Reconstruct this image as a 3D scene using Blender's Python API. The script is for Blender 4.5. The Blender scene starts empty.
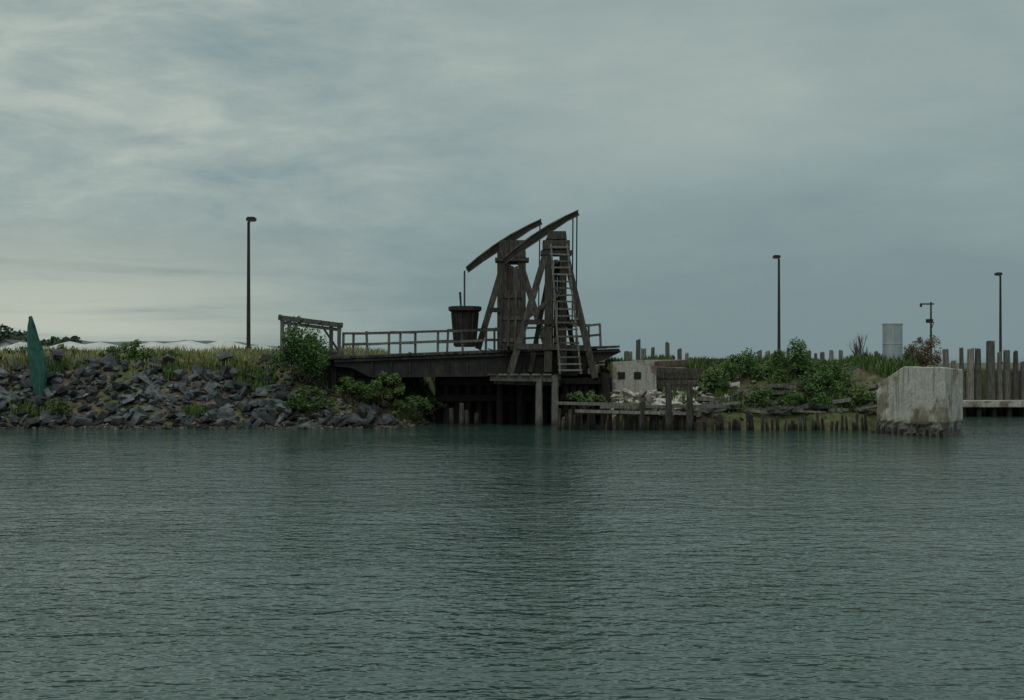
import bpy, bmesh, math, random
import numpy as np
from mathutils import Vector, Matrix, noise
random.seed(7); np.random.seed(7)
scene = bpy.context.scene
F_PX = 1400.0; CAM_H = 3.5; HOR = 357.0
def W(px, py, d):
    """image pixel coordinates at an assumed distance d -> world metres"""
    return Vector(((px-512)/F_PX*d, d, CAM_H+(HOR-py)/F_PX*d))
def N(px, py, off=0.0): return W(px, py, 72+0.005*(px-556)+off)
def Fp(px, py, off=0.0): return W(px, py, 78+0.005*(px-556)+off)
R = random.uniform

# ------------------------------------------------------------ materials
def new_mat(name):
    m = bpy.data.materials.new(name); m.use_nodes = True
    nt = m.node_tree; b = nt.nodes['Principled BSDF']
    return m, nt, b
def nd(nt, t, **kw):
    n = nt.nodes.new(t)
    for k, v in kw.items(): setattr(n, k, v)
    return n
def ramp(nt, stops):
    r = nd(nt, 'ShaderNodeValToRGB'); cr = r.color_ramp
    while len(cr.elements) < len(stops): cr.elements.new(0.5)
    for e, (p, c) in zip(cr.elements, stops):
        e.position = p; e.color = (*c, 1) if len(c) == 3 else c
    return r
def surf(name, stops, scale=(1,1,1), nscale=4, detail=5, rough=0.85, bump=0.3, island=0.5, bdist=0.03, metallic=0.0, spec=0.3, wet=False):
    m, nt, b = new_mat(name)
    tc = nd(nt, 'ShaderNodeTexCoord'); mp = nd(nt, 'ShaderNodeMapping'); mp.inputs['Scale'].default_value = scale
    nt.links.new(tc.outputs['Object'], mp.inputs['Vector'])
    no = nd(nt, 'ShaderNodeTexNoise'); no.inputs['Scale'].default_value = nscale; no.inputs['Detail'].default_value = detail; no.inputs['Roughness'].default_value = 0.65
    nt.links.new(mp.outputs['Vector'], no.inputs['Vector'])
    r = ramp(nt, stops); nt.links.new(no.outputs['Fac'], r.inputs['Fac'])
    geo = nd(nt, 'ShaderNodeNewGeometry')
    mr = nd(nt, 'ShaderNodeMapRange'); mr.inputs['To Min'].default_value = 1-island; mr.inputs['To Max'].default_value = 1+island
    nt.links.new(geo.outputs['Random Per Island'], mr.inputs['Value'])
    mul = nd(nt, 'ShaderNodeVectorMath', operation='SCALE')
    nt.links.new(r.outputs['Color'], mul.inputs[0]); nt.links.new(mr.outputs['Result'], mul.inputs['Scale'])
    last = mul.outputs['Vector']
    if wet:   # dark algae/wet band just above the waterline
        sep = nd(nt, 'ShaderNodeSeparateXYZ'); nt.links.new(tc.outputs['Object'], sep.inputs[0])
        w = nd(nt, 'ShaderNodeMapRange'); w.inputs['From Min'].default_value = 0.1; w.inputs['From Max'].default_value = 0.45
        w.inputs['To Min'].default_value = 0.45; w.inputs['To Max'].default_value = 1.0
        nt.links.new(sep.outputs['Z'], w.inputs['Value'])
        m2 = nd(nt, 'ShaderNodeVectorMath', operation='SCALE'); nt.links.new(last, m2.inputs[0]); nt.links.new(w.outputs['Result'], m2.inputs['Scale']); last = m2.outputs['Vector']
    nt.links.new(last, b.inputs['Base Color'])
    b.inputs['Roughness'].default_value = rough; b.inputs['Metallic'].default_value = metallic
    b.inputs['Specular IOR Level'].default_value = spec
    if bump > 0:
        bp = nd(nt, 'ShaderNodeBump'); bp.inputs['Strength'].default_value = bump; bp.inputs['Distance'].default_value = bdist
        nt.links.new(no.outputs['Fac'], bp.inputs['Height']); nt.links.new(bp.outputs['Normal'], b.inputs['Normal'])
    return m
M_wood = surf('dark_weathered_timber', [(0.3,(0.024,0.021,0.018)),(0.5,(0.055,0.048,0.041)),(0.72,(0.13,0.115,0.098))], (6,6,0.8), 2.5, island=0.45, wet=True)
M_dark = surf('shade_dark_timber', [(0.3,(0.008,0.007,0.006)),(0.5,(0.018,0.015,0.012)),(0.72,(0.04,0.033,0.026))], (6,6,0.8), 2.5, island=0.4)  # shade under deck and ledge is put into this dark timber colour
M_rail = surf('railing_timber', [(0.3,(0.05,0.044,0.037)),(0.5,(0.10,0.091,0.078)),(0.75,(0.19,0.175,0.155))], (6,6,0.8), 2.5, island=0.45)
M_woodl = surf('grey_weathered_timber', [(0.3,(0.062,0.056,0.048)),(0.5,(0.14,0.13,0.112)),(0.75,(0.26,0.248,0.22))], (6,6,0.8), 2.5, island=0.5, wet=True)
M_brown = surf('brown_timber', [(0.3,(0.045,0.032,0.023)),(0.5,(0.10,0.074,0.054)),(0.75,(0.19,0.148,0.112))], (5,5,1.2), 2.5, island=0.35, wet=True)
M_steel = surf('rusted_dark_steel', [(0.3,(0.014,0.014,0.014)),(0.55,(0.03,0.027,0.025)),(0.75,(0.075,0.05,0.036))], (1,1,1), 2.0, rough=0.7, island=0.15)
M_rock = surf('slate_riprap', [(0.3,(0.032,0.036,0.039)),(0.5,(0.07,0.076,0.079)),(0.75,(0.17,0.178,0.175))], (1,1,1), 2.2, island=0.8, bump=0.6, wet=True)
M_rubble = surf('brown_rubble', [(0.3,(0.09,0.072,0.052)),(0.5,(0.18,0.15,0.115)),(0.75,(0.34,0.30,0.25))], (1,1,1), 2.2, island=0.65, bump=0.6, wet=True)
M_pole = surf('lamp_pole_paint', [(0.3,(0.022,0.02,0.018)),(0.7,(0.045,0.04,0.036))], (1,1,.3), 3, island=0.0, rough=0.5)
M_tank = surf('galvanised_tank', [(0.3,(0.25,0.29,0.30)),(0.6,(0.36,0.40,0.41)),(0.8,(0.48,0.51,0.5))], (3,3,0.5), 2, island=0.0, rough=0.5, bump=0.15)
M_white = surf('white_paint', [(0.3,(0.6,0.6,0.58)),(0.7,(0.8,0.8,0.78))], (1,1,1), 1, island=0.1)
M_roof = surf('roof_shingle', [(0.3,(0.08,0.08,0.08)),(0.7,(0.14,0.13,0.13))], (1,1,1), 1, island=0.0)
M_gravel = surf('pale_gravel', [(0.3,(0.42,0.41,0.37)),(0.7,(0.68,0.67,0.63))], (1,1,1), 0.7, island=0.0)
M_leaf = surf('green_leaves', [(0.3,(0.03,0.072,0.016)),(0.55,(0.062,0.128,0.028)),(0.8,(0.115,0.18,0.045))], (1,1,1), 1.6, island=0.65, rough=0.6, bump=0)
M_leaf2 = surf('yellowgreen_leaves', [(0.3,(0.05,0.088,0.022)),(0.55,(0.085,0.135,0.035)),(0.8,(0.15,0.18,0.06))], (1,1,1), 1.6, island=0.6, rough=0.6, bump=0)
M_leafb = surf('reddish_leaves', [(0.3,(0.08,0.055,0.03)),(0.6,(0.13,0.09,0.045)),(0.8,(0.10,0.13,0.05))], (1,1,1), 1.6, island=0.5, rough=0.6, bump=0)
M_grass = surf('tall_grass', [(0.3,(0.10,0.13,0.035)),(0.48,(0.20,0.21,0.075)),(0.66,(0.40,0.36,0.20))], (0.25,0.4,1), 1.2, island=0.45, rough=0.7, bump=0)
M_far = surf('distant_foliage', [(0.3,(0.045,0.065,0.045)),(0.7,(0.075,0.095,0.06))], (.1,.1,.1), 2, island=0.4, bump=0)
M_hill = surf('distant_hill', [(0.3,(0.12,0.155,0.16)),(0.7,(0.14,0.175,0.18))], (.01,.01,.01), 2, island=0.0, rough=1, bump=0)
M_net = surf('green_netting', [(0.3,(0.02,0.075,0.058)),(0.7,(0.05,0.16,0.125))], (2,2,1), 3, island=0.0, rough=0.7)

# ground
m, nt, b = new_mat('ground_soil_grass'); M_ground = m
tc = nd(nt,'ShaderNodeTexCoord')
n1 = nd(nt,'ShaderNodeTexNoise'); n1.inputs['Scale'].default_value=0.35; n1.inputs['Detail'].default_value=5
n2 = nd(nt,'ShaderNodeTexNoise'); n2.inputs['Scale'].default_value=3.5; n2.inputs['Detail'].default_value=5
for n in (n1,n2): nt.links.new(tc.outputs['Object'], n.inputs['Vector'])
ra = ramp(nt,[(0.3,(0.055,0.038,0.027)),(0.5,(0.12,0.08,0.058)),(0.7,(0.2,0.15,0.115))])
rb = ramp(nt,[(0.3,(0.05,0.07,0.02)),(0.7,(0.14,0.15,0.06))])
nt.links.new(n2.outputs['Fac'],ra.inputs['Fac']); nt.links.new(n2.outputs['Fac'],rb.inputs['Fac'])
mr = nd(nt,'ShaderNodeMapRange'); mr.inputs['From Min'].default_value=0.42; mr.inputs['From Max'].default_value=0.55
nt.links.new(n1.outputs['Fac'],mr.inputs['Value'])
mx = nd(nt,'ShaderNodeMix',data_type='RGBA'); nt.links.new(mr.outputs['Result'],mx.inputs['Factor'])
nt.links.new(ra.outputs['Color'],mx.inputs[6]); nt.links.new(rb.outputs['Color'],mx.inputs[7])
nt.links.new(mx.outputs[2],b.inputs['Base Color']); b.inputs['Roughness'].default_value=0.95
bp = nd(nt,'ShaderNodeBump'); bp.inputs['Distance'].default_value=0.1; bp.inputs['Strength'].default_value=0.6
nt.links.new(n2.outputs['Fac'],bp.inputs['Height']); nt.links.new(bp.outputs['Normal'],b.inputs['Normal'])

# concrete
def noi(scale, vs, detail=6):
    mp = nd(nt,'ShaderNodeMapping'); mp.inputs['Scale'].default_value=vs
    nt.links.new(tc.outputs['Object'],mp.inputs['Vector'])
    n = nd(nt,'ShaderNodeTexNoise'); n.inputs['Scale'].default_value=scale; n.inputs['Detail'].default_value=detail; n.inputs['Roughness'].default_value=0.62
    nt.links.new(mp.outputs['Vector'],n.inputs['Vector']); return n
def concrete(name, k, thr):
    global nt, tc
    m, nt, b = new_mat(name); tc = nd(nt,'ShaderNodeTexCoord')
    a1 = noi(0.7,(1,1,0.9)); a2 = noi(1.5,(3,3,0.22)); a3 = noi(9,(1,1,1)); a4 = noi(2.6,(1,1,.7))
    r1 = ramp(nt,[(0.3,(0.34*k,0.32*k,0.275*k)),(0.55,(0.50*k,0.48*k,0.425*k)),(0.8,(0.66*k,0.64*k,0.58*k))]); nt.links.new(a3.outputs['Fac'],r1.inputs['Fac'])
    r2 = ramp(nt,[(thr,(0,0,0)),(thr+.07,(.95,.95,.95))]); nt.links.new(a1.outputs['Fac'],r2.inputs['Fac'])
    rbn = ramp(nt,[(.3,(0.13*k,0.10*k,0.07*k)),(.7,(0.32*k,0.265*k,0.2*k))]); nt.links.new(a4.outputs['Fac'],rbn.inputs['Fac'])
    mx = nd(nt,'ShaderNodeMix',data_type='RGBA'); nt.links.new(r2.outputs['Color'],mx.inputs['Factor']); nt.links.new(r1.outputs['Color'],mx.inputs[6]); nt.links.new(rbn.outputs['Color'],mx.inputs[7])
    r3 = ramp(nt,[(0.52,(0,0,0)),(0.66,(0.7,0.7,0.7))]); nt.links.new(a2.outputs['Fac'],r3.inputs['Fac'])
    mx2 = nd(nt,'ShaderNodeMix',data_type='RGBA'); nt.links.new(r3.outputs['Color'],mx2.inputs['Factor']); nt.links.new(mx.outputs[2],mx2.inputs[6]); mx2.inputs[7].default_value=(0.15*k,0.12*k,0.09*k,1)
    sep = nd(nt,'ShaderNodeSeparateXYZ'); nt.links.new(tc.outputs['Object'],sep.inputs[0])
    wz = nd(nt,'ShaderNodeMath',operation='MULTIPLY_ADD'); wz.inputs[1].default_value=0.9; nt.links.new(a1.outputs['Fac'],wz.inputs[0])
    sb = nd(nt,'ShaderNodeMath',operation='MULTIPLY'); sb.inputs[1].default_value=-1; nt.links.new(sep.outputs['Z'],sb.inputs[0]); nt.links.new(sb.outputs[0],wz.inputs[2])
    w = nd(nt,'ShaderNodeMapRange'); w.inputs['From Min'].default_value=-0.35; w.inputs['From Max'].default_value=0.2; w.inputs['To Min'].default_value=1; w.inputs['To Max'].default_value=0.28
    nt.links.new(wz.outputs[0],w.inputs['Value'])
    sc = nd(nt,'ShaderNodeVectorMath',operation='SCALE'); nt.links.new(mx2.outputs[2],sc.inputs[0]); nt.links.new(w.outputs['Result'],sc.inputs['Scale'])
    nt.links.new(sc.outputs['Vector'],b.inputs['Base Color']); b.inputs['Roughness'].default_value=0.9
    bp = nd(nt,'ShaderNodeBump'); bp.inputs['Distance'].default_value=0.04; bp.inputs['Strength'].default_value=0.7
    nt.links.new(a4.outputs['Fac'],bp.inputs['Height']); nt.links.new(bp.outputs['Normal'],b.inputs['Normal'])
    return m
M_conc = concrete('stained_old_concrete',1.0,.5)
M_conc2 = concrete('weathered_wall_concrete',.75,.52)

# water
m, nt, b = new_mat('harbour_water'); M_water = m
b.inputs['Base Color'].default_value=(0.036,0.070,0.058,1); b.inputs['Roughness'].default_value=0.06; b.inputs['IOR'].default_value=1.33
tc = nd(nt,'ShaderNodeTexCoord')
w1 = noi(1.0,(0.8,1.3,1),2); w2 = noi(1.0,(3.0,4.2,1),2); w3 = noi(0.09,(1,1.6,1),2)
patch = nd(nt,'ShaderNodeMapRange'); patch.inputs['From Min'].default_value=0.35; patch.inputs['From Max'].default_value=0.65; patch.inputs['To Min'].default_value=0.65; patch.inputs['To Max'].default_value=1.15
nt.links.new(w3.outputs['Fac'],patch.inputs['Value'])
m1 = nd(nt,'ShaderNodeMath',operation='MULTIPLY'); m1.inputs[1].default_value=0.10; nt.links.new(w1.outputs['Fac'],m1.inputs[0])
m2 = nd(nt,'ShaderNodeMath',operation='MULTIPLY_ADD'); m2.inputs[1].default_value=0.062; nt.links.new(w2.outputs['Fac'],m2.inputs[0]); nt.links.new(m1.outputs[0],m2.inputs[2])
m3 = nd(nt,'ShaderNodeMath',operation='MULTIPLY'); nt.links.new(m2.outputs[0],m3.inputs[0]); nt.links.new(patch.outputs['Result'],m3.inputs[1])
bp = nd(nt,'ShaderNodeBump'); bp.inputs['Distance'].default_value=1.0; bp.inputs['Strength'].default_value=1.0
nt.links.new(m3.outputs[0],bp.inputs['Height']); nt.links.new(bp.outputs['Normal'],b.inputs['Normal'])

# ------------------------------------------------------------ builders
def mk(name, verts, faces, mat, parent=None, smooth=False):
    me = bpy.data.meshes.new(name); me.from_pydata([tuple(v) for v in verts], [], [tuple(f) for f in faces]); me.update()
    me.materials.append(mat)
    if smooth:
        for p in me.polygons: p.use_smooth = True
    o = bpy.data.objects.new(name, me); scene.collection.objects.link(o)
    if parent: o.parent = parent
    return o
def empty(name, loc=(0,0,0)):
    o = bpy.data.objects.new(name, None); scene.collection.objects.link(o); return o
class B:
    def __init__(s): s.v=[]; s.f=[]
    def beam(s, p0, p1, w, h=None, j=0.0, taper=1.0):
        h = h or w; p0=Vector(p0); p1=Vector(p1); d=(p1-p0).normalized()
        up = Vector((0,0,1)) if abs(d.z)<0.8 else Vector((0,1,0))
        a = d.cross(up).normalized(); c = a.cross(d).normalized()
        n=len(s.v)
        for p,k in ((p0,1.0),(p1,taper)):
            for sa,sc_ in ((-1,-1),(1,-1),(1,1),(-1,1)):
                s.v.append(p + a*(sa*w/2*k+R(-j,j)) + c*(sc_*h/2*k+R(-j,j)) + d*R(-j,j))
        s.f += [(n,n+3,n+2,n+1),(n+4,n+5,n+6,n+7)]+[(n+i,n+(i+1)%4,n+4+(i+1)%4,n+4+i) for i in range(4)]
    def cyl(s, p0, p1, r0, r1=None, seg=10, j=0.0):
        r1 = r0 if r1 is None else r1; p0=Vector(p0); p1=Vector(p1); d=(p1-p0).normalized()
        up = Vector((0,0,1)) if abs(d.z)<0.8 else Vector((0,1,0))
        a = d.cross(up).normalized(); c = a.cross(d).normalized(); n=len(s.v)
        for p,r in ((p0,r0),(p1,r1)):
            for i in range(seg):
                t=2*math.pi*i/seg; s.v.append(p+a*math.cos(t)*r+c*math.sin(t)*r+d*(R(-j,j) if p is p1 else 0))
        s.f += [tuple(n+seg-1-i for i in range(seg)), tuple(n+seg+i for i in range(seg))]
        s.f += [(n+i,n+(i+1)%seg,n+seg+(i+1)%seg,n+seg+i) for i in range(seg)]
    def prism(s, pts, ext):
        n=len(s.v); k=len(pts); ext=Vector(ext)
        s.v += [Vector(p) for p in pts]+[Vector(p)+ext for p in pts]
        s.f += [tuple(range(n,n+k)), tuple(range(n+2*k-1,n+k-1,-1))]
        s.f += [(n+i,n+k+i,n+k+(i+1)%k,n+(i+1)%k) for i in range(k)]
    def revolve(s, c, prof, seg=24):
        n=len(s.v); c=Vector(c)
        for r,z in prof:
            for i in range(seg):
                t=2*math.pi*i/seg; s.v.append(c+Vector((r*math.cos(t),r*math.sin(t),z)))
        for k in range(len(prof)-1):
            for i in range(seg):
                s.f.append((n+k*seg+i,n+k*seg+(i+1)%seg,n+(k+1)*seg+(i+1)%seg,n+(k+1)*seg+i))
        s.f.append(tuple(n+seg-1-i for i in range(seg))); s.f.append(tuple(n+(len(prof)-1)*seg+i for i in range(seg)))
    def obj(s, name, mat, parent=None, smooth=False): 
        o = mk(name, s.v, s.f, mat, parent, smooth)
        bm=bmesh.new(); bm.from_mesh(o.data); bmesh.ops.recalc_face_normals(bm, faces=bm.faces); bm.to_mesh(o.data); bm.free()
        return o

# ------------------------------------------------------------ terrain
def sst(a,b,x):
    t=min(1,max(0,(x-a)/(b-a))); return t*t*(3-2*t)
def shore(x):
    if x < -5.6: y=69.2
    elif x < -2.8: y=69.2+sst(-5.6,-2.8,x)*12.3
    elif x < 4.2: y=81.5
    elif x < 5.0: y=81.5-sst(4.2,5.0,x)*14.2
    elif x < 20.5: y=67.3
    else: y=min(84.5,max(67.3,x/0.305))
    if x < -2.8: y += 0.6*noise.noise(Vector((x*0.25,3,0)))+.25*noise.noise(Vector((x*1.1,9,0)))
    return y
def ground_z(x,y):
    s = y-shore(x)
    nz = noise.noise(Vector((x*0.35,y*0.35,0)))
    if s < -0.6: return -1.6
    if x < -2.8:
        z = -0.5+3.65*min(1,max(0,(s+0.6)/5.6)) if s<5 else 3.15
        k=sst(-9.5,-6.5,x)*(1-sst(6,10,s)); z = z*(1-k)+k*(-0.4+0.33*max(0,s+.6))
        z += (0.45*sst(8,26,s) + 0.12*nz)
    elif x < 4.4: z = -1.6+4.6*sst(-0.3,0.3,s)+0.05*nz
    elif x > 26: z = -1.6+4.4*sst(-0.2,0.2,s)+0.05*nz
    else:
        k=1-sst(9.5,12,x)
        z1 = 2.25*sst(0.6,4.2,s); z2 = 0.8*sst(.5,3.5,s)+1.45*sst(4.6,5.8,s)
        z = -0.7+1.5*sst(-0.4,0.5,s)+z1*(1-k)+z2*k+0.2*nz*sst(0,2,s)
    return z
xs = list(np.arange(-60,32,0.4))
xs = [-400,-300,-220,-160,-120,-95,-80,-70]+xs+list(np.arange(32,60,2.0))+[62,66,72,80,95]
ys = list(np.arange(64,96,0.35))+[97,99,102,106,112,120,130,142,155,170]
V=[(x,y,ground_z(x,y)) for y in ys for x in xs]
nx=len(xs); Fc=[(j*nx+i,j*nx+i+1,(j+1)*nx+i+1,(j+1)*nx+i) for j in range(len(ys)-1) for i in range(nx-1)]
mk('ground', V, Fc, M_ground, smooth=True)
mk('water', [(-6000,-200,0),(6000,-200,0),(6000,7000,0),(-6000,7000,0)], [(0,1,2,3)], M_water)
mk('lake_bed', [(-6000,-200,-3),(6000,-200,-3),(6000,7000,-3),(-6000,7000,-3)], [(0,1,2,3)], M_ground)

# ------------------------------------------------------------ rocks
hulls=[]
for k in range(18):
    bm=bmesh.new(); sx,sy,sz=R(.8,1.3),R(.5,.9),R(.25,.6)
    for i in range(random.choice((9,11,13))):
        v=Vector((R(-1,1),R(-1,1),R(-1,1))).normalized()*R(.8,1.05); bm.verts.new((v.x*sx,v.y*sy,v.z*sz))
    bmesh.ops.convex_hull(bm, input=bm.verts)
    for v in [v for v in bm.verts if not v.link_faces]: bm.verts.remove(v)
    bm.verts.index_update()
    hulls.append((np.array([v.co[:] for v in bm.verts]), [tuple(v.index for v in f.verts) for f in bm.faces])); bm.free()
def rocks(name, mat, items):
    Vs=[]; Fs=[]; n=0
    for (x,y,z,s) in items:
        hv,hf = random.choice(hulls)
        m=np.array(Matrix.Rotation(R(0,6.3),3,'Z') @ Matrix.Rotation(R(-.8,.8),3,'X') @ Matrix.Rotation(R(-.6,.6),3,'Y'))
        v = (hv*s)@m.T + np.array([x,y,z]); Vs.append(v)
        Fs += [tuple(i+n for i in f) for f in hf]; n+=len(v)
    return mk(name, np.concatenate(Vs), Fs, mat)
it=[]
for i in range(4200):
    x=R(-44,-5.6); s=R(-0.4,5.3); y=shore(x)+s
    if x>-9.5 and s>R(0.6,2.5): continue
    u=random.random()
    sz=R(.12,.26) if u<.6 else (R(.26,.45) if u<.9 else R(.45,.8))
    it.append((x,y,ground_z(x,y)+sz*R(.1,.4),sz))
rocks('riprap_rocks', M_rock, it)
it=[]
for i in range(2100):
    x=R(-44,-2.8); s=random.gauss(0,.45); y=shore(x)+s; it.append((x,y,max(ground_z(x,y),-.05)+.05,R(.06,.24)))
for i in range(1100):
    x=R(-10.5,-3.0); s=R(-0.5,4); y=shore(x)+s; it.append((x,y,ground_z(x,y)+.03,R(.07,.24)))
rocks('shore_stones', M_rubble, it)
it=[]
for i in range(1500):
    x=R(4.8,19); s=R(.2,4.3); y=shore(x)+s
    if x>10 and random.random()<.85: continue
    it.append((x,y,ground_z(x,y)+.04,R(.06,.26)))
rocks('rubble_pile', M_rubble, it)

# ------------------------------------------------------------ grass and shrubs
def blades(name, mat, pts, h0, h1, w=0.045):
    Vs=[];Fs=[]
    for (x,y,z) in pts:
        h=R(h0,h1)*(1+.9*noise.noise(Vector((x*.4,y*.4,8)))); a=R(0,6.28); dx,dy=math.cos(a)*w,math.sin(a)*w; lx,ly=R(-.3,.3)*h,R(-.3,.3)*h; n=len(Vs)
        Vs += [(x-dx,y-dy,z-.05),(x+dx,y+dy,z-.05),(x+dx*.7+lx*.4,y+dy*.7+ly*.4,z+h*.6),(x-dx*.7+lx*.4,y-dy*.7+ly*.4,z+h*.6),(x+lx,y+ly,z+h)]
        Fs += [(n,n+1,n+2,n+3),(n+3,n+2,n+4)]
    return mk(name, Vs, Fs, mat)
pts=[]
while len(pts)<46000:
    x=R(-60,-8.5); y=shore(x)+4.4+random.random()**1.7*26
    d = noise.noise(Vector((x*.3,y*.3,5)))
    if random.random() < 0.65+d: pts.append((x,y,ground_z(x,y)))
blades('grass', M_grass, pts, .18, .56)
pts=[]
while len(pts)<13000:
    x=R(-10.5,-3.2); y=shore(x)+R(1.2,8)
    if noise.noise(Vector((x*.5,y*.5,9)))>-0.15: pts.append((x,y,ground_z(x,y)))
while len(pts)<16000:
    x=R(-44,-9); y=shore(x)+R(.8,4.6)
    if noise.noise(Vector((x*.35,y*.5,19)))>0.32: pts.append((x,y,ground_z(x,y)+.15))
while len(pts)<33000:
    x=R(5,24); y=shore(x)+R(.6,9)
    if noise.noise(Vector((x*.45,y*.45,2)))>(0.2 if x<10 else -0.18): pts.append((x,y,ground_z(x,y)))
blades('bank_weeds', M_leaf2, pts, .12, .5)
def shrub(name, px, py_base, d, wid, hgt, mat, n=3500, dep=None, leaf=.075, clumps=26, stems=7):
    base=W(px,py_base,d); par=empty(name); dep=dep or wid*.8
    cl=[]
    for i in range(clumps):
        while True:
            u=Vector((R(-1,1),R(-1,1),R(-1,1)))
            if u.length<1: break
        top=1-abs(u.x)**2*.5
        cl.append((base+Vector((u.x*wid/2, u.y*dep/2, hgt*(.08+.42*(u.z+1))*top)), R(.13,.34)*min(wid,hgt)*.75))
    Vs=[];Fs=[]
    for i in range(int(n*1.1)):
        c,r=random.choice(cl)
        v=Vector((random.gauss(0,1),random.gauss(0,1),random.gauss(0,1))).normalized()*r*(random.random()**.45)
        p=c+v
        if p.z<base.z-.3: continue
        a=Vector((R(-1,1),R(-1,1),R(-1,1))).normalized(); q=a.orthogonal().normalized(); s=leaf*R(.5,1.3); k=len(Vs)
        Vs += [p-a*s,p+q*s*.5,p+a*s,p-q*s*.5]; Fs.append((k,k+1,k+2,k+3))
    mk('foliage', Vs, Fs, mat, par)
    b=B()
    for i in range(stems):
        c,r=random.choice(cl); b.cyl(base+Vector((R(-.15,.15)*wid,R(-.1,.1),-.3)), c, .03, .01, 5)
    b.obj('stems', M_brown, par)
    return par
shrub('shrub',302,376,71.2,2.9,2.95,M_leaf,8000,clumps=38)
shrub('shrub',128,364,75,2.9,1.4,M_leaf2,2700)
shrub('shrub',60,362,76,3.2,1.0,M_grass,1500)
shrub('shrub',170,364,75.5,2.2,.8,M_leaf2,1500)
shrub('shrub',20,362,76,2.2,.9,M_leaf2,1200)
shrub('shrub',312,412,70.0,2.3,1.3,M_leaf2,2600)
shrub('shrub',386,400,71.2,2.4,1.4,M_leaf2,3000)
shrub('shrub',350,396,71.2,1.8,1.0,M_leaf2,1600)
shrub('shrub',412,412,71.2,2.0,.9,M_leaf2,2000)
shrub('shrub',430,409,73.5,1.6,.8,M_leaf,1200)
shrub('shrub',58,415,70,1.4,.8,M_leaf2,900)
shrub('shrub',742,386,70.5,2.3,2.0,M_leaf,3800)
shrub('shrub',716,396,70.0,1.8,1.8,M_leaf2,2300)
shrub('shrub',765,390,70.6,1.9,1.5,M_leaf2,2400)
shrub('shrub',790,392,70.5,2.2,2.7,M_leaf,5000)
shrub('shrub',826,402,69.8,2.9,2.4,M_leaf,5400)
shrub('shrub',858,416,68.6,2.1,1.6,M_leaf2,3000)
shrub('shrub',802,412,68.4,2.6,1.4,M_leaf,3300)
shrub('shrub',756,410,68.8,2.3,1.3,M_leaf2,2700)
shrub('shrub',848,386,71.5,1.9,1.3,M_leaf2,2200)
shrub('shrub',583,406,68.5,2.4,.75,M_leaf2,2200)
shrub('shrub',926,368,74,2.2,1.9,M_leafb,2400,leaf=.07)
shrub('shrub',912,368,76,1.3,1.1,M_leaf2,1100)
shrub('shrub',680,376,74.3,1.2,.7,M_leafb,700)
par=empty('bare_shrub'); b=B(); base=W(860,362,76)
for i in range(26):
    t=base+Vector((R(-.5,.5),R(-.4,.4),R(.5,1.5))); b.cyl(base+Vector((R(-.1,.1),0,-.2)),t,.02,.008,4)
    for k in range(3): b.cyl(base.lerp(t,R(.4,.9)),t+Vector((R(-.25,.25),R(-.2,.2),R(-.1,.15))),.01,.006,4)
b.obj('twigs',M_brown,par)

# ------------------------------------------------------------ ferry apron bridge
br = empty('ferry_apron_bridge')
b=B(); L0=N(332,357,.4); R0=N(620,346,.4); L1=Fp(300,357,-.4); R1=Fp(600,346,-.4)
for i in range(62):
    t0=i/62; t1=(i+.93)/62
    a,c=L0.lerp(R0,t0),L0.lerp(R0,t1); e,f=L1.lerp(R1,t1),L1.lerp(R1,t0); dz=R(0,.03)
    b.prism([a+Vector((0,-R(0,.12),dz)),c+Vector((0,-R(0,.1),dz)),e,f],(0,0,-.12))
b.obj('deck_planks',M_wood,br)
b=B()
prof=[(334,359.6),(619,348.6),(621,352),(604,360),(590,364),(578,375),(370,377),(352,368),(334,366)]
b.prism([N(x,y,.55) for x,y in prof],(0,.18,0)); b.prism([Fp(x-22,y,-.8) for x,y in prof],(0,.18,0))
for x in range(350,600,20): b.beam(N(x,364,.7),Fp(x-20,364,-.8),.25,.4)
for x in range(372,580,19): b.beam(N(x,362,.48),N(x,376,.48),.09,.1)
b.beam(N(334,361,.48),N(619,350.5,.48),.16,.12); b.beam(N(372,376.5,.48),N(577,374.6,.48),.2,.1)
b.obj('girders',M_steel,br)
def rail(P,x0,x1,yt0,yt1,name,step,off,yb0,yb1):
    b=B(); n=int((x1-x0)/step)
    for i in range(n+1):
        t=i/n; x=x0+(x1-x0)*t+R(-1.5,1.5); yt=yt0+(yt1-yt0)*t; yb=yb0+(yb1-yb0)*t
        b.beam(P(x,yb,off),P(x+R(-1.2,1.2),yt-R(0,2),off),.12,.12)
        if i%3==0: b.beam(P(x,yb,off),P(x-7,yb-2,off-.0),.06,.06)
    for f in (0,.48):
        for i in range(n):
            t,t2=i/n,(i+1)/n
            g=lambda t:(yt0+(yt1-yt0)*t)*(1-f)+(yb0+(yb1-yb0)*t)*f
            b.beam(P(x0+(x1-x0)*t,g(t)+R(-.6,.6),off-.08),P(x0+(x1-x0)*t2,g(t2)+R(-.6,.6),off-.08),.05,.12)
    b.obj(name,M_rail,br)
rail(N,342,510,333.5,330,'railing_near',24,.5,357,350.5)
rail(N,583,600,326,324,'railing_near_end',15,.5,348,347)
rail(Fp,352,590,334,325.5,'railing_far',40,-.5,356,347)
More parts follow.
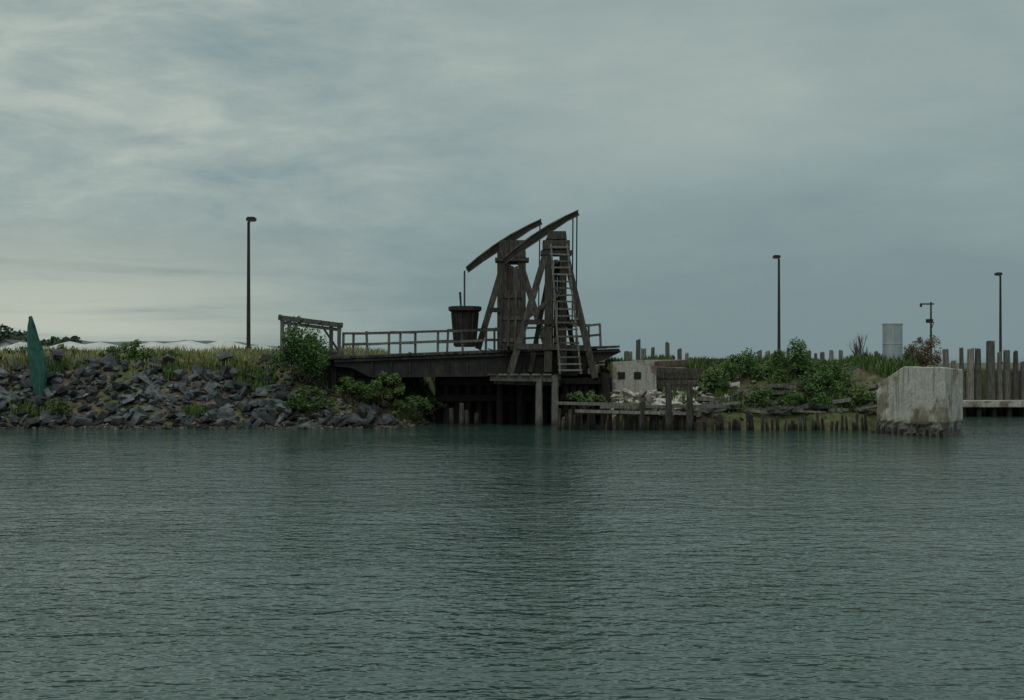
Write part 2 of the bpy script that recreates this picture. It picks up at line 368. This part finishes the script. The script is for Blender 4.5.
def gallows(P, dx, name):
    b=B(); X=lambda x:x+dx
    for off in (-.1,.95):
        b.beam(P(X(548),372,off),P(X(549),240,off),.4,.36)
        b.beam(P(X(563),372,off),P(X(563),240,off),.36,.36)
        b.beam(P(X(510),373,off),P(X(545),256,off),.34,.34)
        b.beam(P(X(595),378,off),P(X(566),256,off),.34,.34)
        b.beam(P(X(524),322,off-.2),P(X(580),322,off-.2),.12,.26)
        b.beam(P(X(516),346,off-.2),P(X(587),348,off-.2),.12,.28)
        b.beam(P(X(527),318,off-.14),P(X(562),290,off-.14),.1,.2)
    for k in range(3): b.beam(P(X(551.5+k*3.6),350,.3),P(X(552+k*3.6),262,.3),.17,.1)
    b.beam(P(X(578),374,.5),P(X(557),262,.5),.24,.26); b.beam(P(X(530),372,.5),P(X(550),268,.5),.24,.26)
    for y in (262,300,340): b.beam(P(X(556),y,-.1),P(X(556),y,.95),.2,.25)
    for x0,y0,x1,y1 in((549,360,549,300),(563,300,563,262)):
        b.beam(P(X(x0),y0,-.1),P(X(x1),y1,.95),.15,.2)
    b.beam(P(X(557),377,-.9),P(X(557),377,1.6),.4,.3)
    b.obj(name+'_posts',M_wood,br)
    b=B()
    b.prism([P(X(x),y,-.35) for x,y in((543,249),(570,249),(570,240),(543,240))],(0,1.6,0))
    b.prism([P(X(x),y,-.2) for x,y in((546,239),(567,239),(566,231),(549,231))],(0,1.25,0))
    b.prism([P(X(x),y,-.3) for x,y in((541,254.5),(572,254.5),(572,250),(541,250))],(0,1.5,0))
    b.obj(name+'_cap',M_wood,br)
gallows(N,0,'near_gallows')
b=B(); P=Fp
for off in (-.4,.7):
    for x in (501,522): b.beam(P(x,352,off),P(x,252,off),.42,.36)
    b.beam(P(478,349,off),P(504,262,off),.34,.34)
    b.beam(P(548,352,off),P(520,262,off),.34,.34)
    b.beam(P(490,310,off-.2),P(534,310,off-.2),.1,.26)
for y in (262,280,300,330): b.beam(P(501,y,-.4),P(522,y,-.4),.12,.3)
for k in range(9): b.beam(P(503+k*2.3,350,-.62),P(503+k*2.3,266+R(-3,3),-.62),.13,.05)
b.obj('far_gallows_posts',M_wood,br)
b=B()
b.prism([P(x,y,-.6) for x,y in((498,257),(526,257),(525,240),(500,240))],(0,1.5,0))
b.prism([P(x,y,-.7) for x,y in((495,261),(529,261),(529,257.5),(495,257.5))],(0,1.7,0))
b.obj('far_gallows_cap',M_wood,br)
def wbeam(P,dx,dy,name):
    prof=[(503,259),(514,249.5),(530,237.5),(548,226),(564,217.5),(578,211),(579,214.5),(568,220),(560,225.5),(550,232),(536,241.5),(520,252),(505,263)]
    b=B()
    for off in (0,.62): b.prism([P(x+dx,y+dy,off) for x,y in prof],(0,.2,0))
    for t in ((505,260),(530,240),(552,228),(575,213.7)): b.beam(P(t[0]+dx,t[1]+dy,.15),P(t[0]+dx,t[1]+dy,.7),.18,.16)
    b.obj(name,M_steel,br)
    b=B(); top=prof[:6]; bot=prof[6:]
    for i in range(5):
        for off in (.1,.72): b.beam(P(top[i][0]+dx,top[i][1]+dy-.6,off),P(top[i+1][0]+dx,top[i+1][1]+dy-.6,off),.3,.07)
    for i in range(6): b.beam(P(bot[i][0]+dx,bot[i][1]+dy+.4,.1),P(bot[i+1][0]+dx,bot[i+1][1]+dy+.4,.1),.34,.06)
    b.obj(name+'_flange',M_brown,br)
wbeam(N,0,0,'near_walking_beam'); wbeam(Fp,-37,9,'far_walking_beam')
b=B()
for x in (573,577): b.cyl(N(x,214,.4),N(x-1,347,.6),.035,.035,6)
b.cyl(Fp(540,222,.4),Fp(538,346,-.4),.035,.035,6)
b.cyl(Fp(464.5,271,.4),Fp(464.5,308,-1.6),.05,.05,6); b.cyl(Fp(460,292,-1.6),Fp(461,308,-1.6),.06,.05,6)
b.cyl(N(505,262,.4),N(509,290,.35),.045,.045,6)
b.obj('suspension_rods',M_steel,br)
b=B(); c=Fp(465,347,-1.6); k=76.4/1400
b.revolve(c,[(10*k,0),(10.5*k,10*k),(12*k,28*k),(13*k,34*k),(16.5*k,36.5*k),(16.5*k,40*k),(14.5*k,40.5*k),(13*k,38*k),(3*k,37.5*k)],20)
for i in range(14):
    t=i*6.283/14; q=Vector((math.cos(t),math.sin(t),0)); b.beam(c+q*10.6*k+Vector((0,0,.05)),c+q*13.3*k+Vector((0,0,34*k)),.07,.07)
b.obj('counterweight_bucket',M_steel,br)
b=B()
b.prism([N(x,y,-.1) for x,y in((500,347),(522,347),(524,291),(502,291))],(0,1.1,0))
for y in (296,318,340): b.prism([N(x,yy,-.16) for x,yy in((499,y+2),(525,y+2),(525,y-2),(499,y-2))],(0,.05,0))
for x in (501,508,515,522): b.beam(N(x,346,-.19),N(x+1,290,-.19),.1,.06)
b.obj('counterweight_box',M_wood,br)
b=B()
a0,a1,c0,c1=N(551,244,-.45),N(567,244,-.45),N(560,374,-1.0),N(581,374,-1.0)
b.beam(a0,c0,.09,.14); b.beam(a1,c1,.09,.14)
for i in range(19):
    t=(i+.5)/19; b.beam(a0.lerp(c0,t)+Vector((-.08,-.06,R(-.03,.03))),a1.lerp(c1,t)+Vector((.08,-.06,R(-.03,.03))),.07,.08)
b.obj('ladder',M_woodl,br)
b=B()
for x in (539,555): b.cyl(N(x,440,-1.2),N(x,377,-1.2),.2,.17,9)
b.beam(N(490,377.5,-1.2),N(556,378.5,-1.2),.3,.32); b.beam(N(494,381,-.6),N(560,383,-.6),.3,.3)
for k in range(6): b.beam(N(492+k*11,374.5,-1.5),N(492+k*11,375,1.2),.45,.08)
b.obj('timber_platform',M_woodl,br)
b=B()
for x in range(566,615,7):
    b.cyl(N(x,440,.2),N(x+R(-1,1),378+R(-1,2),.2),.18,.17,8)
for y in (381,397,412): b.beam(N(560,y,-.1),N(616,y,-.1),.2,.3)
for x in (500,520): b.cyl(N(x,440,1.0),N(x,377,1.0),.2,.17,9)
for x in range(446,560,11): b.cyl(N(x,435,2.2),N(x,376,2.2),.16,.15,8)
for y in (382,398): b.beam(N(440,y,2),N(612,y,2),.3,.35)
x=438  # plank sheet added behind the piles to darken the gap under the deck
while x<614: 
    b.beam(N(x,436,2.7+R(-.05,.05)),N(x,374,2.7),.3,.2,.01); x+=5.2
b.obj('support_piles_and_shade_wall',M_dark,br)
b=B()
for x,y in((452,408),(461,403),(467,410),(476,413)): b.cyl(N(x,440,-.5),N(x+R(-1,1),y,-.5),.13,.12,7)
b.obj('pile_stubs',M_wood,br)
b=B()
x=-4.6
while x<5.2:
    b.beam((x,80.9+R(-.05,.05),-1.5),(x,80.9,3.0+R(-.1,.2)),.32,.3,.01); x+=.34
y=70.2
while y<81:
    b.beam((4.75,y,-1.5),(4.75,y,2.6+R(-.2,.1)),.3,.32,.01); y+=.34
for z in (.9,2.2): b.beam((-4.6,80.65,z),(4.7,80.65,z),.2,.3)
b.obj('timber_bulkhead',M_dark)

pf=empty('timber_portal_frame'); b=B()
for off in (-.6,1.6):
    P=lambda x,y:W(x,y,71.5+(x-281)*.03+off)
    b.beam(P(279,317.5),P(342,325.5),.24,.24)
    b.beam(P(282,322.5),P(341,330),.1,.16)
    for x,yt,yb in((282,318,352),(289,320,352),(331,325,356),(339,325,358)): b.beam(P(x,yb),P(x+R(-.6,.6),yt),.17,.17)
    b.beam(P(282,345),P(300,322),.1,.14); b.beam(P(338,350),P(322,326),.1,.14)
    b.beam(P(281,349),P(341,354),.12,.2)
for x,y in((280,316),(300,318.5),(320,321.5),(341,324)): b.beam(W(x,y,70.7+(x-281)*.03),W(x,y,73.3+(x-281)*.03),.15,.15)
b.obj('frame_timbers',M_rail,pf)
b=B()
for k in range(3): b.beam(N(328,366+k*7,1.2),N(376,367+k*7,1.2),.3,.3,.01)
for x in (334,352,370): b.beam(N(x,360,1.0),N(x,396,1.0),.26,.26)
for k in range(5): b.beam(N(332+k*10,368,.9),N(332+k*10,368,6),.2,.3)
b.obj('abutment_cribbing',M_dark,br)

# ------------------------------------------------------------ right bank timber
def pilings(name, x0,x1,fy,z0f,rad,mat,gap=1.0,lean=.04,skip=0,sq=False):
    b=B(); x=x0
    while x<x1:
        r=rad*R(.7,1.3)
        if random.random()>skip:
            y=fy(x)+R(-.12,.12); z=z0f(x); b.cyl((x,y,-1.5),(x+R(-lean,lean)*2,y+R(-lean,lean),z),r,r*R(.5,.95),8,.07)
        x+=2*r*gap
    return b.obj(name,mat)
pilings('timber_piling_wall',2.2,8.9,lambda x:67.0,lambda x:.85+R(-.3,.15),.1,M_wood,1.0,.06)
pilings('timber_piling_wall',8.9,17.3,lambda x:66.8,lambda x:.6+.4*noise.noise(Vector((x,0,0)))+R(-.4,.25),.1,M_wood,1.0,.12,.04)
b=B()
for x,y,d in((668,384,66.5),(689,381,66.4),(641,402,66.6)): b.cyl(W(x,445,d),W(x+1,y,d),.17,.14,9,.05)
b.obj('mooring_piles',M_wood)
b=B()
for x0,y0,x1,y1,o in((556,403,640,405,66.9),(600,407,722,406,66.8),(640,412,700,414,66.7),(575,411,660,413,66.6)): b.beam(W(x0,y0,o),W(x1,y1,o),.22,.14)
b.obj('waler_timbers',M_woodl)
b=B()
for i in range(150):
    x=R(4,12.5) if i<110 else R(12,17); y=shore(x)+R(.1,2.4); z=max(ground_z(x,y),.7)+R(.05,.25); a=random.gauss(0,.55); l=R(.5,2.1)
    b.beam((x,y,z),(x+math.cos(a)*l,y+math.sin(a)*l*.7,z+R(-.35,.4)),R(.08,.24),R(.05,.18),.01)
b.obj('collapsed_planks',M_woodl)
b=B()
b.prism([W(x,y,70.9) for x,y in((612,400),(657,400),(656,376),(651,372),(650,366),(642,365),(635,361),(613,362))],(0,1.5,0))
b.obj('broken_concrete_wall',M_conc2)
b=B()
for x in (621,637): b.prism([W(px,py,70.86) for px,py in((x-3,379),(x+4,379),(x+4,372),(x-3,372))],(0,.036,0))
b.obj('opening_shade_plates',M_dark)  # flat dark plates on the wall face imitate shade inside square openings
b=B()
for k in range(4): b.beam(W(657,370+k*5.5,72.0+R(-.1,.1)),W(700-k*2+R(-4,4),371+k*5.5+R(-1,1),72.0),.35,.27,.02)
b.obj('retaining_timbers',M_wood)
b=B(); b.beam(W(606,363.5,74),W(700,363,74.5),.9,.4,.04); 
for x0,x1 in((704,735),(739,800),(806,872)): b.beam(W(x0,364.5,74),W(x1,365,74),.6,.3,.04)
b.obj('concrete_curb',M_conc2)
b=B()
for x0,y0,x1,y1 in((655,364,694,362),(700,362,742,361),(842,366,880,363)): b.beam(W(x0,y0,73.6),W(x1,y1,73.6),.3,.28,.02)
b.obj('cap_timbers',M_brown)
it=[]
for i in range(90):
    x=R(5.2,11.2); y=shore(x)+R(.8,3.4); it.append((x,y,ground_z(x,y)+.14,R(.2,.55)))
rocks('concrete_chunks',M_conc,it)
pilings('timber_piling_row',6.4,10.8,lambda x:79,lambda x:3.8+.45*noise.noise(Vector((x*1.2,7,0)))+R(-.35,.55),.17,M_woodl,1.0,.07,.03)
pilings('timber_piling_row',16.5,25,lambda x:93,lambda x:3.7+.35*noise.noise(Vector((x,3,0)))+R(-.3,.4),.2,M_woodl,1.15,.05,.12)
pilings('timber_piling_wall',26.2,44,lambda x:84.2,lambda x:3.72+.45*noise.noise(Vector((x*.8,9,0)))+R(-.5,.35)+(.5 if random.random()<.12 else 0),.27,M_woodl,.97,.08)
b=B(); b.beam((26.2,83,.75),(44,83,.75),2.2,.34,.02)
b.obj('dock_ledge',M_conc)
b=B()
for x in np.arange(26.5,44,.9): b.cyl((x,82.2,-1.5),(x,82.2,.56),.17,.17,8)
b.obj('dock_ledge_piles',M_dark)

# concrete pier block
A,Bp,C=Vector((17.0,65.3,0)),Vector((18.94,61.25,0)),Vector((21.1,65.5,0)); D=A+(C-Bp)
bm=bmesh.new()
def col(p,z0,z1): return bm.verts.new((p.x,p.y,z0)),bm.verts.new((p.x,p.y,z1))
M1=A.lerp(Bp,.42); M2=D.lerp(C,.42)
pl=[(A,2.2),(M1,3.08),(Bp,3.05),(C,2.92),(M2,2.97),(D,2.3)]
vb=[]; vt=[]
for p,z in pl:
    q,r=col(p,-1.5,z); vb.append(q); vt.append(r)
bm.faces.new(vb[::-1])
for i in range(6): bm.faces.new((vb[i],vb[(i+1)%6],vt[(i+1)%6],vt[i]))
bm.faces.new((vt[0],vt[1],vt[4],vt[5])); bm.faces.new((vt[1],vt[2],vt[3],vt[4]))
bmesh.ops.recalc_face_normals(bm,faces=bm.faces)
bmesh.ops.bevel(bm,geom=[e for e in bm.edges if e.calc_length()>.1],offset=.035,segments=1,affect='EDGES')
bmesh.ops.triangulate(bm,faces=[f for f in bm.faces if len(f.verts)>4])
for k in range(5): bmesh.ops.subdivide_edges(bm,edges=[e for e in bm.edges if e.calc_length()>.16],cuts=1,use_grid_fill=True)
bm.normal_update()
for v in bm.verts:
    n1=noise.fractal(v.co*1.3,1,2,3); n2=noise.noise(v.co*5); n3=noise.noise(v.co*1.7+Vector((9,0,0)))
    v.co += v.normal*(n1*.018+n2*.01-max(0,n3-.38)*.25) 
    if v.co.z<.5: v.co += (Vector((19.2,65.5,v.co.z))-v.co).normalized()*(.10+.14*n2)
me=bpy.data.meshes.new('concrete_pier'); bm.to_mesh(me); bm.free(); me.materials.append(M_conc)
o=bpy.data.objects.new('concrete_pier',me); scene.collection.objects.link(o)
b=B()
for t in np.arange(0,1.0,.09):
    p=A.lerp(Bp,t)+Vector((-.25,-.25,0)); b.cyl((p.x,p.y,-1.5),(p.x+R(-.05,.05),p.y,R(.05,.4)),.1,.08,7)
b.obj('fender_stubs',M_wood)

b=B(); c=W(892.5,364,72); r=.5
b.revolve(c,[(r,-.3),(r,.2),(r*1.03,.22),(r*1.03,.26),(r,.28),(r,1.0),(r*1.03,1.02),(r*1.03,1.06),(r,1.08),(r,2.0),(r*1.04,2.02),(r*1.04,2.08),(r*.96,2.1),(.1,2.16)],32)
b.obj('storage_tank',M_tank)

def lamp(px,pt,pb,d,side):
    par=empty('street_lamp'); b=B(); p0=W(px,pb+6,d); p1=W(px,pt+1,d); p1.x=p0.x
    b.cyl(p0,p1,.15,.10,12); b.cyl(p0,p0+Vector((0,0,.6)),.24,.24,12)
    b.obj('pole',M_pole,par)
    b=B(); b.beam(p1,p1+Vector((side*.3,-.1,.12)),.09,.09)
    c=p1+Vector((side*.22,-.1,.13))
    b.prism([c+Vector(v) for v in((-.34,-.2,-.05),(.3,-.2,-.05),(.34,-.2,.12),(.2,-.2,.22),(-.25,-.2,.22),(-.36,-.2,.1))],(0,.42,0))
    b.obj('lamp_head',M_pole,par)
    b=B(); b.prism([c+Vector(v) for v in((-.27,-.15,-.11),(.24,-.15,-.11),(.26,-.15,-.052),(-.29,-.15,-.052))],(0,.3,0)); b.obj('lens',M_tank,par)
lamp(248.5,221,349,99,1); lamp(779,258,358,128,-1); lamp(1000.5,275,362,140,-1)
par=empty('utility_mast'); b=B()
b.cyl(W(931,362,90),W(931,302,90),.08,.055,8); b.beam(W(920,304,90),W(934,304,90),.07,.09)
b.beam(W(926,321,90),W(933,321,90),.1,.25); b.beam(W(921,304,90),W(921,307,90),.12,.12); b.cyl(W(934,322,90),W(931,330,90),.03,.03,5)
b.obj('mast',M_pole,par)

par=empty('green_net'); 
prof=[(316,29,31),(326,27,36),(338,26,40),(352,27,44),(366,30,46),(380,32,46),(392,35,45),(403,37,42)]
Vs=[];Fs=[]
for j,(y,xa,xb) in enumerate(prof):
    for i in range(7):
        t=i/6; Vs.append(W(xa+(xb-xa)*t+R(-.8,.8),y,71.0)+Vector((0,.12*math.sin(t*9+j*.9),0)))
for j in range(len(prof)-1):
    for i in range(6): k=j*7+i; Fs.append((k,k+1,k+8,k+7))
o=mk('netting',Vs,Fs,M_net,par,True); md=o.modifiers.new('s','SOLIDIFY'); md.thickness=.02
b=B(); b.cyl(W(42,410,71.2),W(29,317,71.2),.04,.035,7); b.obj('post',M_pole,par)

# ------------------------------------------------------------ background left
def mound(name,cx,cy,wx,wy,h,z0,mat):
    Vs=[];Fs=[];n=28
    for j in range(n+1):
        for i in range(n+1):
            u,v=i/n*2-1,j/n*2-1; r=min(1,math.sqrt(u*u+v*v)); x,y=cx+u*wx,cy+v*wy
            Vs.append((x,y,z0+h*(1-r)**.8*(1+.35*noise.noise(Vector((x*.2,y*.2,1))))-.3))
    for j in range(n):
        for i in range(n): k=j*(n+1)+i; Fs.append((k,k+1,k+n+2,k+n+1))
    mk(name,Vs,Fs,mat,smooth=True)
for px,d,w_,h in((100,130,6,1.5),(190,128,7,1.7),(225,132,6,1.6),(262,130,5,1.4),(150,135,8,1.5),(70,140,7,1.6),(20,130,5,1.5)):
    c=W(px,357,d); mound('gravel_pile',c.x,d,w_,4,h,3.75,M_gravel)
hs=empty('white_house'); c=W(6,357,210); zz=-.7; b=B()
b.prism([(c.x-3.2,210,2),(c.x+3.2,210,2),(c.x+3.2,210,5.2+zz),(c.x,210,6.6+zz),(c.x-3.2,210,5.2+zz)],(0,7,0)); b.obj('walls',M_white,hs)
b=B()
b.prism([(c.x-3.5,209.6,5.12+zz),(c.x,209.6,6.66+zz),(c.x,209.6,6.8+zz),(c.x-3.5,209.6,5.26+zz)],(0,7.8,0)); b.prism([(c.x+3.5,209.6,5.12+zz),(c.x,209.6,6.66+zz),(c.x,209.6,6.8+zz),(c.x+3.5,209.6,5.26+zz)],(0,7.8,0)); b.obj('roof',M_roof,hs)
b=B()
for q in (-2,1): b.prism([(c.x+q,209.95,3.2),(c.x+q+1,209.95,3.2),(c.x+q+1,209.95,4.2),(c.x+q,209.95,4.2)],(0,.04,0))
b.obj('windows',M_steel,hs)
Vs=[];Fs=[]
for i in range(66):
    px=R(-60,75) if i<52 else R(150,275)
    d=R(225,260); hh=R(2.0,5.0)*(1.15 if px<30 else .75) if i<52 else R(.6,1.6)
    c=W(px,357,d); c.z=3.4
    for k in range(260):
        u=Vector((random.gauss(0,1),random.gauss(0,1),random.gauss(0,1))).normalized()*(random.random()**.4)
        p=c+Vector((u.x*hh*.42,u.y*hh*.42,hh*.55+u.z*hh*.5)); a=Vector((R(-1,1),R(-1,1),R(-1,1))).normalized(); q=a.orthogonal(); s=R(.15,.35); n=len(Vs)
        Vs+=[p-a*s,p+q*s,p+a*s,p-q*s]; Fs.append((n,n+1,n+2,n+3))
mk('distant_tree_line',Vs,Fs,M_far)
Vs=[];Fs=[]
xx=np.linspace(-2200,900,260)
for x in xx:
    px=x/2600*1400+512
    t=1-sst(120,420,px); hgt=(20+14*t+8*noise.noise(Vector((x*.006,0,0)))+3*noise.noise(Vector((x*.03,0,0))))*(1-sst(240,520,px))
    Vs+=[(x,2600,-1),(x,2650,max(hgt,-1)),(x,3200,-1)]
for i in range(len(xx)-1):
    k=i*3; Fs+=[(k,k+3,k+4,k+1),(k+1,k+4,k+5,k+2)]
mk('hill',Vs,Fs,M_hill,smooth=True)

# ------------------------------------------------------------ world
wd=bpy.data.worlds.new('World'); scene.world=wd; wd.use_nodes=True; nt=wd.node_tree
nt.nodes.clear(); out=nd(nt,'ShaderNodeOutputWorld')
EL,AZ=math.radians(52),math.radians(200)
sky=nd(nt,'ShaderNodeTexSky',sky_type='NISHITA'); sky.sun_disc=False; sky.sun_elevation=EL; sky.sun_rotation=AZ
bg1=nd(nt,'ShaderNodeBackground'); bg1.inputs['Strength'].default_value=0.08; nt.links.new(sky.outputs['Color'],bg1.inputs['Color'])
tc=nd(nt,'ShaderNodeTexCoord'); sep=nd(nt,'ShaderNodeSeparateXYZ'); nt.links.new(tc.outputs['Generated'],sep.inputs[0])
def mth(op,a,b_=None,c=None):
    n=nd(nt,'ShaderNodeMath',operation=op)
    for i,v in enumerate((a,b_,c)):
        if v is None: continue
        if isinstance(v,(int,float)): n.inputs[i].default_value=v
        else: nt.links.new(v,n.inputs[i])
    return n.outputs[0]
def mrng(v,a,b_,c,d):
    n=nd(nt,'ShaderNodeMapRange',interpolation_type='SMOOTHSTEP')
    for k,q in zip(('From Min','From Max','To Min','To Max'),(a,b_,c,d)): n.inputs[k].default_value=q
    nt.links.new(v,n.inputs['Value']); return n.outputs['Result']
def cn(scale,vs,loc=(0,0,0),detail=5,rough=.55,dist=0.3):
    mp=nd(nt,'ShaderNodeMapping'); mp.inputs['Scale'].default_value=vs; mp.inputs['Location'].default_value=loc
    nt.links.new(tc.outputs['Generated'],mp.inputs['Vector'])
    n=nd(nt,'ShaderNodeTexNoise'); n.inputs['Scale'].default_value=scale; n.inputs['Detail'].default_value=detail; n.inputs['Roughness'].default_value=rough; n.inputs['Distortion'].default_value=dist
    nt.links.new(mp.outputs['Vector'],n.inputs['Vector']); return n.outputs['Fac']
x_,z_=sep.outputs['X'],sep.outputs['Z']
c1=cn(1.7,(1,1,3.5),(0.3,0,0)); c2=cn(7,(1,1,3.0),(2,1,0),6,.6,.6); c3=cn(17,(1,1,3.2),(4,3,1),6,.62,.4)
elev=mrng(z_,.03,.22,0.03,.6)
left=mrng(x_,.12,-.25,0,1)
lw=mth('MULTIPLY_ADD',left,.8,.2)
t2=mth('MULTIPLY',mth('SUBTRACT',c2,.5),1.5); t3=mth('MULTIPLY',mth('SUBTRACT',c3,.5),.9)
tex=mth('ADD',mth('MULTIPLY',mth('SUBTRACT',c1,.5),1.3),mth('MULTIPLY',mth('ADD',t2,t3),lw))
f=mth('ADD',mth('ADD',elev,tex),mth('MULTIPLY',left,.06))
rp=ramp(nt,[(0.0,(0.19,0.268,0.284)),(0.3,(0.237,0.32,0.326)),(0.65,(0.325,0.40,0.382)),(1.0,(0.44,0.50,0.455))]); nt.links.new(f,rp.inputs['Fac'])
streak=cn(2.2,(1,1,14),(5,0,0),6,.6)
cm=mth('MULTIPLY',mth('MULTIPLY',mrng(x_,0.0,-.32,0,1),mrng(z_,.13,.02,0,1)),mrng(streak,.4,.6,.3,1))
mx=nd(nt,'ShaderNodeMix',data_type='RGBA'); nt.links.new(cm,mx.inputs['Factor']); nt.links.new(rp.outputs['Color'],mx.inputs[6]); mx.inputs[7].default_value=(0.48,0.52,0.445,1)
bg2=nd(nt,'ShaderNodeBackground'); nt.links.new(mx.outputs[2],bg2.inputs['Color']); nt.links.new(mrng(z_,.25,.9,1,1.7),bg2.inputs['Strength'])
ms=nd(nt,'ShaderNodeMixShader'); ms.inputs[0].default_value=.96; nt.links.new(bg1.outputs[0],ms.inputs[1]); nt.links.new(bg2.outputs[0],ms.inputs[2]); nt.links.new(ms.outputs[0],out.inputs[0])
sl=bpy.data.lights.new('sun','SUN'); sl.energy=.6; sl.angle=math.radians(25); sl.color=(1,.96,.9)
so=bpy.data.objects.new('sun',sl); scene.collection.objects.link(so)
sd=Vector((math.sin(AZ)*math.cos(EL),math.cos(AZ)*math.cos(EL),math.sin(EL)))
so.rotation_euler=sd.to_track_quat('Z','Y').to_euler()
scene.view_settings.view_transform='Standard'; scene.view_settings.look='None'; scene.view_settings.exposure=0

cd=bpy.data.cameras.new('camera'); cam=bpy.data.objects.new('camera',cd); scene.collection.objects.link(cam)
cd.sensor_width=36; cd.lens=F_PX/1024*36; cd.clip_end=12000; cd.clip_start=.5
cam.location=(0,0,CAM_H); cam.rotation_euler=(math.radians(90)+math.atan(7/F_PX),0,0)
scene.camera=cam
